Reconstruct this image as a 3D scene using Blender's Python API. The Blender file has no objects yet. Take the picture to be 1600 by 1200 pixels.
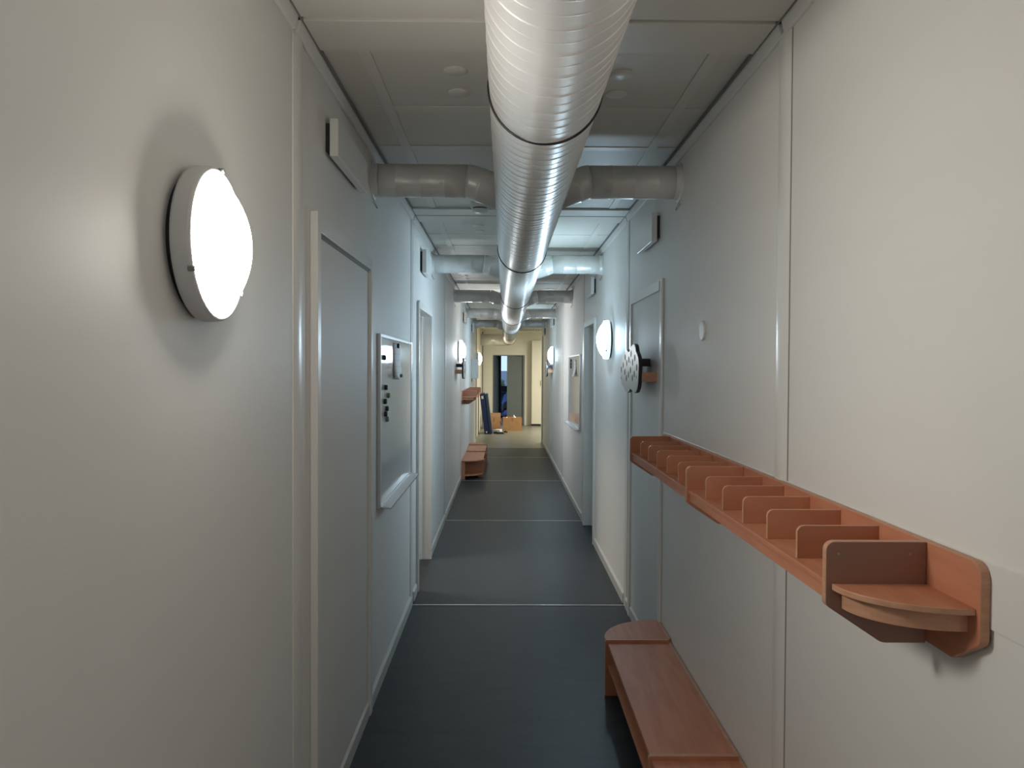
import bpy, bmesh, math, random
from mathutils import Vector, Matrix
random.seed(4)
PI = math.pi
sc = bpy.context.scene
C = sc.collection

# ------------------------------------------------------------------ camera
FPX = 1220.0
PITCH, YAW, ROLL, HCAM = 0.0195, 0.0093, 0.0051, 1.634
fwd = Vector((math.sin(YAW)*math.cos(PITCH), math.cos(YAW)*math.cos(PITCH), -math.sin(PITCH)))
rgt = fwd.cross(Vector((0, 0, 1))).normalized()
up = rgt.cross(fwd)
r2 = rgt*math.cos(ROLL) + up*math.sin(ROLL)
u2 = -rgt*math.sin(ROLL) + up*math.cos(ROLL)
cam_data = bpy.data.cameras.new('camera')
cam_data.sensor_width = 36.0
cam_data.lens = 36.0*FPX/1600.0
cam_data.clip_start = 0.02
cam = bpy.data.objects.new('camera', cam_data)
C.objects.link(cam)
M = Matrix((r2, u2, -fwd)).transposed().to_4x4()
M.translation = Vector((0, 0, HCAM))
cam.matrix_world = M
sc.camera = cam

# ------------------------------------------------------------------ world, exposure, big lights
world = bpy.data.worlds.new('overcast_sky')
sc.world = world
world.use_nodes = True
bg = world.node_tree.nodes['Background']
bg.inputs[0].default_value = (0.62, 0.80, 1.0, 1)
bg.inputs[1].default_value = 1.0
sc.view_settings.view_transform = 'Standard'
sc.view_settings.look = 'None'
sc.view_settings.exposure = 0.52
sc.view_settings.gamma = 1.0
sc.view_settings.use_curve_mapping = False

LAMP_WARM = (1.0, 0.955, 0.875)
LAMP_COOL = (0.59, 0.825, 1.0)
LAMP_NEUTRAL = (0.93, 0.97, 1.0)
LAMP_YELLOW = (1.0, 0.90, 0.70)
LAMP_E = 34.0

def area_light(name, loc, target, size_x, size_y, watts, col):
    l = bpy.data.lights.new(name, 'AREA')
    l.shape = 'RECTANGLE'; l.size = size_x; l.size_y = size_y
    l.energy = watts; l.color = col
    o = bpy.data.objects.new(name, l); C.objects.link(o)
    o.location = loc
    o.rotation_euler = (Vector(target) - Vector(loc)).to_track_quat('-Z', 'Y').to_euler()
    return o
# unseen lights added for the left doorway's warm spill and the hall's brightness
sl = area_light('side_room_added_light', (-1.75, 6.2, 2.60), (-0.1, 6.2, 0.0), 0.5, 0.5, 8, (1.0, 0.86, 0.70))
sl.data.spread = math.radians(75)
area_light('hall_added_light', (1.9, 20.0, 2.6), (1.9, 20.0, 0), 0.6, 0.6, 92, (1.0, 0.95, 0.80))

# ------------------------------------------------------------------ materials
def mat(name, col, rough=0.5, metal=0.0, spec=None, coat=0.0):
    m = bpy.data.materials.new(name); m.use_nodes = True
    b = m.node_tree.nodes['Principled BSDF']
    b.inputs['Base Color'].default_value = (*col, 1)
    b.inputs['Roughness'].default_value = rough
    b.inputs['Metallic'].default_value = metal
    if spec is not None: b.inputs['Specular IOR Level'].default_value = spec
    if coat: b.inputs['Coat Weight'].default_value = coat; b.inputs['Coat Roughness'].default_value = 0.1
    return m

def noise_mat(name, c1, c2, scale, stretch=(1, 1, 1), rough=0.5, detail=4, bump=0.0, bscale=None, metal=0.0, lo=0.35, hi=0.65, spec=None, rvar=0.0):
    m = mat(name, c1, rough, metal, spec)
    nt = m.node_tree; N = nt.nodes; L = nt.links
    b = N['Principled BSDF']
    tc = N.new('ShaderNodeTexCoord'); mp = N.new('ShaderNodeMapping')
    mp.inputs['Scale'].default_value = stretch
    L.new(tc.outputs['Object'], mp.inputs['Vector'])
    nz = N.new('ShaderNodeTexNoise'); nz.inputs['Scale'].default_value = scale; nz.inputs['Detail'].default_value = detail
    L.new(mp.outputs[0], nz.inputs['Vector'])
    cr = N.new('ShaderNodeValToRGB')
    cr.color_ramp.elements[0].position = lo; cr.color_ramp.elements[0].color = (*c1, 1)
    cr.color_ramp.elements[1].position = hi; cr.color_ramp.elements[1].color = (*c2, 1)
    L.new(nz.outputs['Fac'], cr.inputs[0]); L.new(cr.outputs[0], b.inputs['Base Color'])
    if rvar:
        mr = N.new('ShaderNodeMapRange')
        mr.inputs[3].default_value = rough - rvar; mr.inputs[4].default_value = rough + rvar
        L.new(nz.outputs['Fac'], mr.inputs[0]); L.new(mr.outputs[0], b.inputs['Roughness'])
    if bump:
        n2 = N.new('ShaderNodeTexNoise'); n2.inputs['Scale'].default_value = bscale or scale*4; n2.inputs['Detail'].default_value = 3
        L.new(mp.outputs[0], n2.inputs['Vector'])
        bp = N.new('ShaderNodeBump'); bp.inputs['Strength'].default_value = bump; bp.inputs['Distance'].default_value = 0.002
        L.new(n2.outputs['Fac'], bp.inputs['Height']); L.new(bp.outputs[0], b.inputs['Normal'])
    return m

def emit_mat(name, col, e):
    m = mat(name, (0.8, 0.8, 0.8), 0.3)
    b = m.node_tree.nodes['Principled BSDF']
    b.inputs['Emission Color'].default_value = (*col, 1)
    b.inputs['Emission Strength'].default_value = e
    return m

WALLC = (0.775, 0.765, 0.735)
m_wall = noise_mat('wall_vinyl', WALLC, (0.785, 0.775, 0.745), 2.0, (1, 1, 6), 0.52, bump=0.06, bscale=90)
m_trim = mat('trim_plastic', (0.77, 0.76, 0.73), 0.28)
m_door = noise_mat('door_laminate', (0.72, 0.71, 0.68), (0.735, 0.725, 0.695), 3.0, (1, 1, 1), 0.55)
m_ceil = noise_mat('ceiling_board', (0.66, 0.645, 0.585), (0.675, 0.66, 0.60), 2.5, (1, 1, 1), 0.5)
m_ceiltape = mat('ceiling_tape', (0.69, 0.675, 0.615), 0.45)
m_base = mat('baseboard_plastic', (0.60, 0.59, 0.56), 0.3)
m_gap = mat('dark_gap', (0.03, 0.03, 0.032), 0.8)
m_groove_shade = mat('grey_groove_and_shade', (0.22, 0.22, 0.22), 0.6)  # grey for grooves and for painted shadow lines
m_floor = noise_mat('floor_vinyl', (0.022, 0.027, 0.031), (0.036, 0.042, 0.046), 5.0, (1.0, 2.2, 1), 0.45, spec=0.28, detail=8, bump=0.12, bscale=60, rvar=0.05)
m_hallfloor = noise_mat('hall_floor_vinyl', (0.165, 0.16, 0.128), (0.20, 0.193, 0.156), 5.0, (1, 2, 1), 0.35, detail=8)
m_strip = mat('threshold_metal', (0.75, 0.74, 0.70), 0.28, 0.8)
m_wood = noise_mat('beech_laminate', (0.50, 0.200, 0.112), (0.58, 0.245, 0.142), 6.0, (6, 0.7, 6), 0.48, spec=0.3, detail=6, bump=0.05)
m_ply = noise_mat('beech_plywood', (0.43, 0.175, 0.095), (0.52, 0.225, 0.125), 5.0, (1, 6, 1), 0.40, detail=6)
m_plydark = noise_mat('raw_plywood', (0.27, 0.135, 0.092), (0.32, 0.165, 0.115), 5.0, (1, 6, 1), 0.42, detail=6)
m_edge = noise_mat('plywood_edge', (0.50, 0.26, 0.155), (0.58, 0.31, 0.19), 30.0, (1, 1, 4), 0.45)
m_duct = noise_mat('galvanised_duct', (0.86, 0.85, 0.83), (0.91, 0.90, 0.88), 6.0, (1, 1, 1), 0.32, metal=0.55, rvar=0.03)
m_branch = noise_mat('galvanised_branch', (0.72, 0.715, 0.69), (0.77, 0.765, 0.74), 5.0, (1, 1, 1), 0.34, metal=0.15, rvar=0.05)
m_rubber = mat('black_rubber', (0.008, 0.008, 0.009), 0.5)
m_white = mat('white_plastic', (0.74, 0.73, 0.70), 0.35)
m_lampbody = mat('lamp_grey_plastic', (0.62, 0.62, 0.62), 0.35)
m_alu = mat('aluminium_frame', (0.62, 0.64, 0.66), 0.3, 0.85)
m_board = mat('whiteboard_enamel', (0.80, 0.805, 0.80), 0.06, spec=0.45)
m_paper = mat('paper', (0.74, 0.74, 0.73), 0.6)
m_note = mat('printed_paper', (0.74, 0.74, 0.73), 0.6)
_nt = m_note.node_tree; _tc = _nt.nodes.new('ShaderNodeTexCoord'); _sx = _nt.nodes.new('ShaderNodeSeparateXYZ')
_m1 = _nt.nodes.new('ShaderNodeMath'); _m1.operation = 'MULTIPLY'; _m1.inputs[1].default_value = 28.0
_m2 = _nt.nodes.new('ShaderNodeMath'); _m2.operation = 'FRACT'
_m3 = _nt.nodes.new('ShaderNodeMath'); _m3.operation = 'LESS_THAN'; _m3.inputs[1].default_value = 0.12
_mc = _nt.nodes.new('ShaderNodeMix'); _mc.data_type = 'RGBA'
_mc.inputs[6].default_value = (0.74, 0.74, 0.73, 1); _mc.inputs[7].default_value = (0.58, 0.60, 0.61, 1)
_nt.links.new(_tc.outputs['Object'], _sx.inputs[0]); _nt.links.new(_sx.outputs[2], _m1.inputs[0]); _nt.links.new(_m1.outputs[0], _m2.inputs[0])
_nt.links.new(_m2.outputs[0], _m3.inputs[0]); _nt.links.new(_m3.outputs[0], _mc.inputs[0]); _nt.links.new(_mc.outputs[2], _nt.nodes['Principled BSDF'].inputs['Base Color'])
m_black = mat('black_plastic', (0.012, 0.013, 0.015), 0.35)
m_green = mat('green_plastic', (0.18, 0.23, 0.13), 0.4)
m_greymag = mat('grey_plastic', (0.22, 0.22, 0.21), 0.4)
m_cloud = mat('cloud_laminate', (0.47, 0.49, 0.52), 0.3)
m_cloudedge = mat('cloud_dark_edge', (0.018, 0.022, 0.032), 0.45)
m_darkpost = mat('dark_wood_block', (0.085, 0.065, 0.06), 0.5)
m_card = noise_mat('cardboard', (0.46, 0.25, 0.11), (0.50, 0.28, 0.13), 8, (1, 1, 1), 0.7)
m_cardin = mat('cardboard_inside', (0.30, 0.18, 0.10), 0.8)
m_navy = mat('navy_vinyl', (0.006, 0.022, 0.11), 0.4)
m_navyside = mat('navy_side', (0.022, 0.05, 0.12), 0.4)
m_greydoor = noise_mat('grey_door_paint', (0.12, 0.145, 0.15), (0.13, 0.155, 0.16), 4, (1, 1, 1), 0.45)
m_bluedoor = mat('blue_grey_door_paint', (0.075, 0.11, 0.15), 0.4)
m_darkframe = mat('dark_window_frame', (0.018, 0.022, 0.03), 0.4)
m_hallwall = noise_mat('hall_wall_vinyl', (0.70, 0.68, 0.595), (0.715, 0.695, 0.61), 2, (1, 1, 6), 0.45)
m_cabinet = mat('cream_cabinet', (0.64, 0.62, 0.535), 0.4)
m_ground = noise_mat('outside_ground', (0.05, 0.07, 0.12), (0.16, 0.19, 0.26), 3, (1, 1, 1), 0.9)
m_leaf = mat('hedge_leaves', (0.05, 0.09, 0.05), 0.8)
m_screw = mat('screw_steel', (0.35, 0.30, 0.26), 0.35, 0.8)
m_glass = bpy.data.materials.new('window_glass'); m_glass.use_nodes = True
_n = m_glass.node_tree.nodes; _l = m_glass.node_tree.links
_n.remove(_n['Principled BSDF'])
_t = _n.new('ShaderNodeBsdfTransparent'); _g = _n.new('ShaderNodeBsdfGlossy'); _g.inputs['Roughness'].default_value = 0.02
_t.inputs[0].default_value = (0.9, 0.95, 1, 1)
_mx = _n.new('ShaderNodeMixShader'); _mx.inputs[0].default_value = 0.06
_l.new(_t.outputs[0], _mx.inputs[1]); _l.new(_g.outputs[0], _mx.inputs[2]); _l.new(_mx.outputs[0], _n['Material Output'].inputs[0])

m_glassblue = m_glass.copy(); m_glassblue.name = 'blue_tinted_glass'
m_glassblue.node_tree.nodes['Transparent BSDF'].inputs[0].default_value = (0.42, 0.52, 0.75, 1)

# ------------------------------------------------------------------ helpers
ROOTLOC = {}
def BM(): return bmesh.new()

def obj(name, bm, m, parent=None, bevel=0.0, smooth=False, label=None):
    off = Vector((0, 0, 0))
    if parent is not None:
        r = parent
        while r.parent is not None: r = r.parent
        off = r.location.copy()
        if off.length: bmesh.ops.translate(bm, verts=bm.verts[:], vec=-off)
    bmesh.ops.recalc_face_normals(bm, faces=bm.faces[:])
    me = bpy.data.meshes.new(name); bm.to_mesh(me); bm.free()
    for mm in (m if isinstance(m, (list, tuple)) else [m]): me.materials.append(mm)
    o = bpy.data.objects.new(name, me); C.objects.link(o)
    if parent is not None: o.parent = parent
    if smooth:
        for p in me.polygons: p.use_smooth = True
        if smooth != 'all':
            e = o.modifiers.new('smooth_angle', 'EDGE_SPLIT'); e.split_angle = math.radians(35)
    if bevel:
        b = o.modifiers.new('bevel', 'BEVEL'); b.width = bevel; b.segments = 2; b.limit_method = 'ANGLE'; b.angle_limit = math.radians(40)
    if label: o['label'] = label
    return o

def thing(name, label, cat, loc, group=None):
    o = bpy.data.objects.new(name, None); C.objects.link(o)
    o.empty_display_size = 0.05
    o.location = loc; o['label'] = label; o['category'] = cat
    if group: o['group'] = group
    return o

def tag(o, label, cat, group=None):
    o['label'] = label; o['category'] = cat
    if group: o['group'] = group
    return o

def struct(o, label, cat):
    o['kind'] = 'structure'; o['label'] = label; o['category'] = cat
    return o

def box(bm, a, b, mi=0):
    x0, x1 = sorted((a[0], b[0])); y0, y1 = sorted((a[1], b[1])); z0, z1 = sorted((a[2], b[2]))
    v = [bm.verts.new(p) for p in ((x0,y0,z0),(x1,y0,z0),(x1,y1,z0),(x0,y1,z0),(x0,y0,z1),(x1,y0,z1),(x1,y1,z1),(x0,y1,z1))]
    for f in ((0,3,2,1),(4,5,6,7),(0,1,5,4),(1,2,6,5),(2,3,7,6),(3,0,4,7)):
        fc = bm.faces.new([v[i] for i in f]); fc.material_index = mi

def prism(bm, pts, vec, mi=0, mi_side=None):
    """closed polygon of 3D points extruded along vec"""
    vec = Vector(vec)
    a = [bm.verts.new(p) for p in pts]; b = [bm.verts.new(Vector(p) + vec) for p in pts]
    f = bm.faces.new(a); f.material_index = mi
    f = bm.faces.new(b[::-1]); f.material_index = mi
    n = len(pts)
    for i in range(n):
        f = bm.faces.new((a[i], a[(i+1) % n], b[(i+1) % n], b[i])); f.material_index = mi if mi_side is None else mi_side

def lathe(bm, c, axis, prof, n=48, mi=0, cap=True):
    """prof: list of (t along axis, radius)"""
    c = Vector(c); axis = Vector(axis).normalized()
    e1 = axis.orthogonal().normalized(); e2 = axis.cross(e1)
    rows = []
    for t, r in prof:
        if r < 1e-6: rows.append([bm.verts.new(c + axis*t)])
        else: rows.append([bm.verts.new(c + axis*t + (e1*math.cos(2*PI*k/n) + e2*math.sin(2*PI*k/n))*r) for k in range(n)])
    for A, B in zip(rows, rows[1:]):
        for k in range(n):
            k2 = (k+1) % n
            if len(A) == 1 and len(B) == 1: continue
            if len(A) == 1: f = bm.faces.new((A[0], B[k2], B[k]))
            elif len(B) == 1: f = bm.faces.new((A[k], A[k2], B[0]))
            else: f = bm.faces.new((A[k], A[k2], B[k2], B[k]))
            f.material_index = mi
    if cap:
        for R_ in (rows[0], rows[-1]):
            if len(R_) > 2:
                f = bm.faces.new(R_); f.material_index = mi

def tube(bm, pts, rad, n=12, cap=True, mi=0):
    pts = [Vector(p) for p in pts]
    rs = rad if isinstance(rad, (list, tuple)) else [rad]*len(pts)
    rows = []; prev = None
    for i, p in enumerate(pts):
        t = (pts[min(i+1, len(pts)-1)] - pts[max(i-1, 0)]).normalized()
        if prev is None: e1 = t.orthogonal().normalized()
        else: e1 = (prev - t*prev.dot(t)).normalized()
        prev = e1; e2 = t.cross(e1)
        rows.append([bm.verts.new(p + (e1*math.cos(2*PI*k/n) + e2*math.sin(2*PI*k/n))*rs[i]) for k in range(n)])
    for A, B in zip(rows, rows[1:]):
        for k in range(n):
            f = bm.faces.new((A[k], A[(k+1) % n], B[(k+1) % n], B[k])); f.material_index = mi
    if cap:
        f = bm.faces.new(rows[0]); f.material_index = mi
        f = bm.faces.new(rows[-1][::-1]); f.material_index = mi

def torus(bm, c, axis, R, r, n=64, m=10):
    c = Vector(c); axis = Vector(axis).normalized()
    e1 = axis.orthogonal().normalized(); e2 = axis.cross(e1)
    rows = []
    for k in range(n):
        d = e1*math.cos(2*PI*k/n) + e2*math.sin(2*PI*k/n)
        rows.append([bm.verts.new(c + d*(R + r*math.cos(2*PI*j/m)) + axis*r*math.sin(2*PI*j/m)) for j in range(m)])
    for k in range(n):
        A, B = rows[k], rows[(k+1) % n]
        for j in range(m): bm.faces.new((A[j], A[(j+1) % m], B[(j+1) % m], B[j]))

def rounded(pts, rads, seg=6):
    """2D polygon with rounded corners"""
    out = []; n = len(pts)
    for i in range(n):
        p = Vector(pts[i]); a = Vector(pts[i-1]); b = Vector(pts[(i+1) % n]); r = rads[i] if isinstance(rads, (list, tuple)) else rads
        if r <= 0: out.append(tuple(p)); continue
        da = (a-p).normalized(); db = (b-p).normalized()
        ang = math.acos(max(-1, min(1, da.dot(db))))
        d = r/math.tan(ang/2)
        cdir = (da+db).normalized(); c = p + cdir*(r/math.sin(ang/2))
        s = p + da*d - c; e = p + db*d - c
        a0 = math.atan2(s.y, s.x); a1 = math.atan2(e.y, e.x)
        dd = (a1-a0 + PI) % (2*PI) - PI
        for k in range(seg+1):
            t = a0 + dd*k/seg
            out.append((c.x + r*math.cos(t), c.y + r*math.sin(t)))
    return out

# ------------------------------------------------------------------ setting
XL, XR, HC = -0.641, 0.844, 2.693
J = [2.365 + 3*k for k in range(-2, 6)]       # module joints: -3.635 .. 17.365
YB = -3.635
YE = 17.30
Y1 = 22.6
DLa, DLb, DLz = 5.70, 6.67, 2.085                # open doorway, left wall
DRa, DRb, DRz = 7.25, 8.14, 2.075                # recessed doorway, right wall
TW = 0.14

bm = BM()
box(bm, (XL-TW, YB, 0), (XL, DLa, HC)); box(bm, (XL-TW, DLa, DLz), (XL, DLb, HC)); box(bm, (XL-TW, DLb, 0), (XL, YE, HC))
struct(obj('wall_left', bm, m_wall), 'long warm grey vinyl wall on the left side of the corridor', 'wall')
bm = BM()
box(bm, (XR, YB, 0), (XR+TW, DRa, HC)); box(bm, (XR, DRa, DRz), (XR+TW, DRb, HC)); box(bm, (XR, DRb, 0), (XR+TW, YE, HC))
struct(obj('wall_right', bm, m_wall), 'long warm grey vinyl wall on the right side of the corridor', 'wall')
bm = BM(); box(bm, (XL-TW, YB-0.1, 0), (XR+TW, YB, HC))
struct(obj('wall_rear', bm, m_wall), 'plain grey wall closing the corridor behind the viewer', 'wall')
bm = BM(); box(bm, (XL-TW, YB-0.1, -0.1), (XR+TW, 16.1, 0))
struct(obj('floor', bm, m_floor), 'dark blue-grey vinyl floor of the corridor', 'floor')
bm = BM(); box(bm, (XL-TW, 16.1, -0.1), (XR+TW, YE, 0)); box(bm, (XL-TW, YE, -0.1), (3.2, 26.2, 0))
struct(obj('floor_hall', bm, m_hallfloor), 'beige vinyl floor of the hall at the far end', 'floor')
bm = BM(); box(bm, (XL-TW, YB-0.1, HC), (XR+TW, YE, HC+0.1))
struct(obj('ceiling', bm, m_ceil), 'grey boarded corridor ceiling above the duct', 'ceiling')

# hall at the far end
XH = 3.1
DXa, DXb, DXz = -0.345, 0.575, 2.03
bm = BM(); box(bm, (XL-TW-0.02, YE, 0), (XL-0.02, Y1, HC))
struct(obj('wall_hall_left', bm, m_hallwall), 'cream left wall of the far hall behind the navy panels', 'wall')
bm = BM(); box(bm, (XH, YE, 0), (XH+0.1, Y1, HC)); box(bm, (XR+TW, YE-0.1, 0), (XH+0.1, YE, HC))
struct(obj('wall_hall_right', bm, m_hallwall), 'cream right wall of the far hall hidden round the corner', 'wall')
bm = BM(); box(bm, (XL-TW, Y1, 0), (DXa, Y1+0.12, HC)); box(bm, (DXa, Y1, DXz), (DXb, Y1+0.12, HC)); box(bm, (DXb, Y1, 0), (XH+0.1, Y1+0.12, HC))
struct(obj('wall_hall_end', bm, m_hallwall), 'cream end wall of the hall around the grey doorway', 'wall')
bm = BM(); box(bm, (XL-TW, YE, HC), (XH+0.1, Y1+0.12, HC+0.1))
struct(obj('ceiling_hall', bm, m_hallwall), 'cream ceiling of the far hall', 'ceiling')
# lobby beyond the grey doorway, with a glazed outer door
LB = 25.6
bm = BM()
box(bm, (-1.2, Y1+0.12, 0), (-1.1, LB, HC)); box(bm, (1.4, Y1+0.12, 0), (1.5, LB, HC)); box(bm, (-1.2, Y1+0.12, HC), (1.5, LB, HC+0.1))
box(bm, (-1.2, LB, 0), (-0.30, LB+0.1, HC)); box(bm, (0.5, LB, 0), (1.5, LB+0.1, HC)); box(bm, (-0.30, LB, 2.2), (0.5, LB+0.1, HC))
struct(obj('wall_lobby', bm, m_bluedoor), 'dim blue-grey lobby walls behind the far doorway', 'wall')
w1 = thing('window_1', 'tall glazed outer door seen through the gap of the far doorway', 'window', (0.1, LB+0.03, 0)); w1['kind'] = 'structure'
bm = BM()
box(bm, (-0.30, LB+0.01, 0), (-0.12, LB+0.07, 2.2)); box(bm, (0.34, LB+0.01, 0), (0.5, LB+0.07, 2.2))
box(bm, (-0.12, LB+0.01, 2.08), (0.34, LB+0.07, 2.2)); box(bm, (-0.12, LB+0.01, 0.88), (0.34, LB+0.07, 1.07)); box(bm, (-0.12, LB+0.01, 0), (0.34, LB+0.07, 0.10))
obj('frame', bm, m_darkframe, w1, 0.004)
bm = BM(); box(bm, (-0.12, LB+0.035, 1.07), (0.34, LB+0.041, 2.08)); obj('pane', bm, m_glass, w1)
bm = BM(); box(bm, (-0.12, LB+0.035, 0.10), (0.34, LB+0.041, 0.88)); obj('pane', bm, m_glassblue, w1, label='blue tinted lower pane')
bm = BM(); box(bm, (-60, LB+0.15, -0.15), (60, 600, -0.05))
struct(obj('ground_outside', bm, m_ground), 'blue-grey ground outside the glazed door', 'ground')
# bushes outside
def bush(x, y, h, label):
    bm = BM()
    for k in range(36):
        a = random.uniform(0, 2*PI); t = random.random()
        r = 0.32*h*(1-0.8*t)
        c = Vector((x + r*math.cos(a)*random.random(), y + r*math.sin(a)*random.random(), -0.05 + h*t*0.9 + 0.08))
        bmesh.ops.create_icosphere(bm, subdivisions=1, radius=random.uniform(.06, .13)*h, matrix=Matrix.Translation(c))
    o = obj('bush', bm, m_leaf); tag(o, label, 'bush')
bush(-0.17, 29.0, 1.32, 'dark pointed bush outside the glazed door at the far end')
# side room left
bm = BM()
RX = -3.6
box(bm, (RX-0.1, 4.4, 0), (RX, 8.2, HC)); box(bm, (RX, 4.3, 0), (XL-TW, 4.4, HC)); box(bm, (RX, 8.2, 0), (XL-TW, 8.3, HC))
struct(obj('wall_side_room', bm, m_wall), 'grey walls of the side room through the left doorway', 'wall')
bm = BM(); box(bm, (RX-0.1, 4.3, -0.1), (XL-TW, 8.3, 0))
struct(obj('floor_side_room', bm, m_floor), 'dark floor of the side room through the left doorway', 'floor')
bm = BM(); box(bm, (RX-0.1, 4.3, HC), (XL-TW, 8.3, HC+0.1))
struct(obj('ceiling_side_room', bm, m_ceil), 'ceiling of the side room through the left doorway', 'ceiling')

# baseboards
def baseboard(name, s, xw, segs, label, h=0.075):
    bm = BM()
    for a, b in segs:
        prism(bm, [(xw, a, 0), (xw - s*0.014, a, 0), (xw - s*0.014, a, h-0.012), (xw - s*0.004, a, h), (xw, a, h)], (0, b-a, 0))
    struct(obj(name, bm, m_base), label, 'baseboard')
baseboard('baseboard_left', -1, XL, [(YB, 2.35), (2.48, 5.33), (5.44, DLa-0.06), (DLb+0.05, 8.31), (8.42, 11.31), (11.42, 14.31), (14.42, YE)], 'light grey skirting strip along the left wall')
baseboard('baseboard_right', 1, XR, [(YB, 2.30), (2.42, 5.31), (5.42, DRa-0.05), (DRb+0.04, 8.31), (8.42, 11.31), (11.42, 14.31), (14.42, YE-0.1)], 'light grey skirting strip along the right wall')
baseboard('baseboard_hall', 1, XH, [(YE, Y1)], 'cream skirting of the far hall')

# joint cover strips: convex glossy profiles on the walls, flat on the ceiling, thin metal on the floor
tn = [0]
def trim(bm, m, label, cat='trim', smooth=False, bevel=0):
    tn[0] += 1
    return struct(obj('trim_%d' % tn[0], bm, m, smooth=smooth, bevel=bevel), label, cat)
ordn = ['behind the viewer', 'nearest', 'second', 'third', 'fourth', 'fifth', 'last']
for k, y in enumerate(J[1:]):
    if k == 6: continue
    for s, xw, side in ((-1, XL, 'left'), (1, XR, 'right')):
        yo = 0.05 if s < 0 and k == 1 else 0.0
        bm = BM()
        w = 0.052; prof = []
        for i in range(9):
            t = -1 + 2*i/8
            prof.append((xw - s*(0.003 + 0.009*(1-t*t)), y + yo + w*t, 0.0))
        prof = [(xw, y + yo - w, 0.0)] + prof + [(xw, y + yo + w, 0.0)]
        prism(bm, prof, (0, 0, HC-0.045))
        trim(bm, m_trim, 'glossy vertical cover strip over the %s joint of the %s wall' % (ordn[k], side), smooth=True)
        if s < 0 and k == 1: continue
        bm = BM()
        for d in (-w-0.004, w):
            box(bm, (xw, y + yo + d, 0.0), (xw - s*0.0015, y + yo + d + 0.004, HC-0.045))
        trim(bm, m_groove_shade, 'thin dark groove lines beside the %s joint strip of the %s wall' % (ordn[k], side))
    bm = BM(); box(bm, (XL, y-0.006, 0), (XR, y+0.006, 0.0035))
    trim(bm, m_strip, 'thin metal threshold strip on the floor at the %s joint' % ordn[k])
    bm = BM()
    box(bm, (XL, y-0.21, HC-0.014), (XR, y-0.012, HC)); box(bm, (XL, y+0.012, HC-0.014), (XR, y+0.235, HC))
    trim(bm, m_ceiltape, 'flat ceiling header board at the %s joint' % ordn[k], bevel=0.002)
    bm = BM(); box(bm, (XL, y-0.012, HC-0.003), (XR, y+0.012, HC))
    trim(bm, m_ceiltape if k == 1 else m_gap, 'gap line across the ceiling at the %s joint' % ordn[k])
    # board tapes of the ceiling field
    bm = BM()
    for x in (-0.476, 0.70): box(bm, (x-0.022, y+0.235, HC-0.004), (x+0.022, y+2.79, HC))
    for d in (0.84, 1.40, 2.0): box(bm, (XL+0.03, y+d-0.03, HC-0.003), (XR-0.03, y+d+0.03, HC))
    trim(bm, m_ceiltape, 'faint ceiling board tapes after the %s joint' % ordn[k], bevel=0.002)
# ceiling cove strips along both walls, per module
for s, xw, side in ((-1, XL, 'left'), (1, XR, 'right')):
    bm = BM()
    for a, b in zip(J, J[1:]):
        a2, b2 = max(a, YB)+0.012, min(b, YE)-0.012
        prism(bm, [(xw, a2, HC), (xw, a2, HC-0.050), (xw-s*0.012, a2, HC-0.050), (xw-s*0.024, a2, HC-0.006), (xw-s*0.024, a2, HC)], (0, b2-a2, 0))
    trim(bm, m_wall, 'angled cover strip where the ceiling meets the %s wall' % side, bevel=0.002)
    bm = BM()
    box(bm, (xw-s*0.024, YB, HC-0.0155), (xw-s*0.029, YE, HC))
    trim(bm, m_groove_shade, 'thin dark shadow line beside the %s ceiling strip' % side)

# blanked-off doors
def blank_door(name, s, xw, a, b, top, label, pj):
    t = thing(name, label, 'door', (xw, (a+b)/2, 0)); t['kind'] = 'structure'
    X = lambda u: xw - s*u
    bm = BM(); box(bm, (X(0), a+0.05, 0.075), (X(0.006), b-0.05, top-0.05)); obj('panel', bm, m_door, t, 0.001)
    bm = BM()
    box(bm, (X(0), a, 0.0), (X(pj), a+0.05, top+0.010)); obj('jamb', bm, m_trim, t, 0.004)
    bm = BM(); box(bm, (X(0), b-0.05, 0.0), (X(0.020), b, top)); obj('jamb', bm, m_trim, t, 0.004)
    bm = BM(); box(bm, (X(0), a+0.05, top-0.05), (X(0.020), b-0.05, top)); obj('head', bm, m_trim, t, 0.001)
    if s < 0:  # left door only: grey strip paints the shadow line below the head
        bm = BM(); box(bm, (X(0.006), a+0.05, top-0.062), (X(0.009), b-0.05, top-0.05)); obj('gap', bm, m_groove_shade, t, label='dark strip painting the shadow under the door head')
    return t
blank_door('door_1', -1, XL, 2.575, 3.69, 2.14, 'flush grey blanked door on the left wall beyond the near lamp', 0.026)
blank_door('door_2', 1, XR, 4.145, 5.17, 2.11, 'flush bluish blanked door on the right wall behind the cloud', 0.014)

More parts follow.
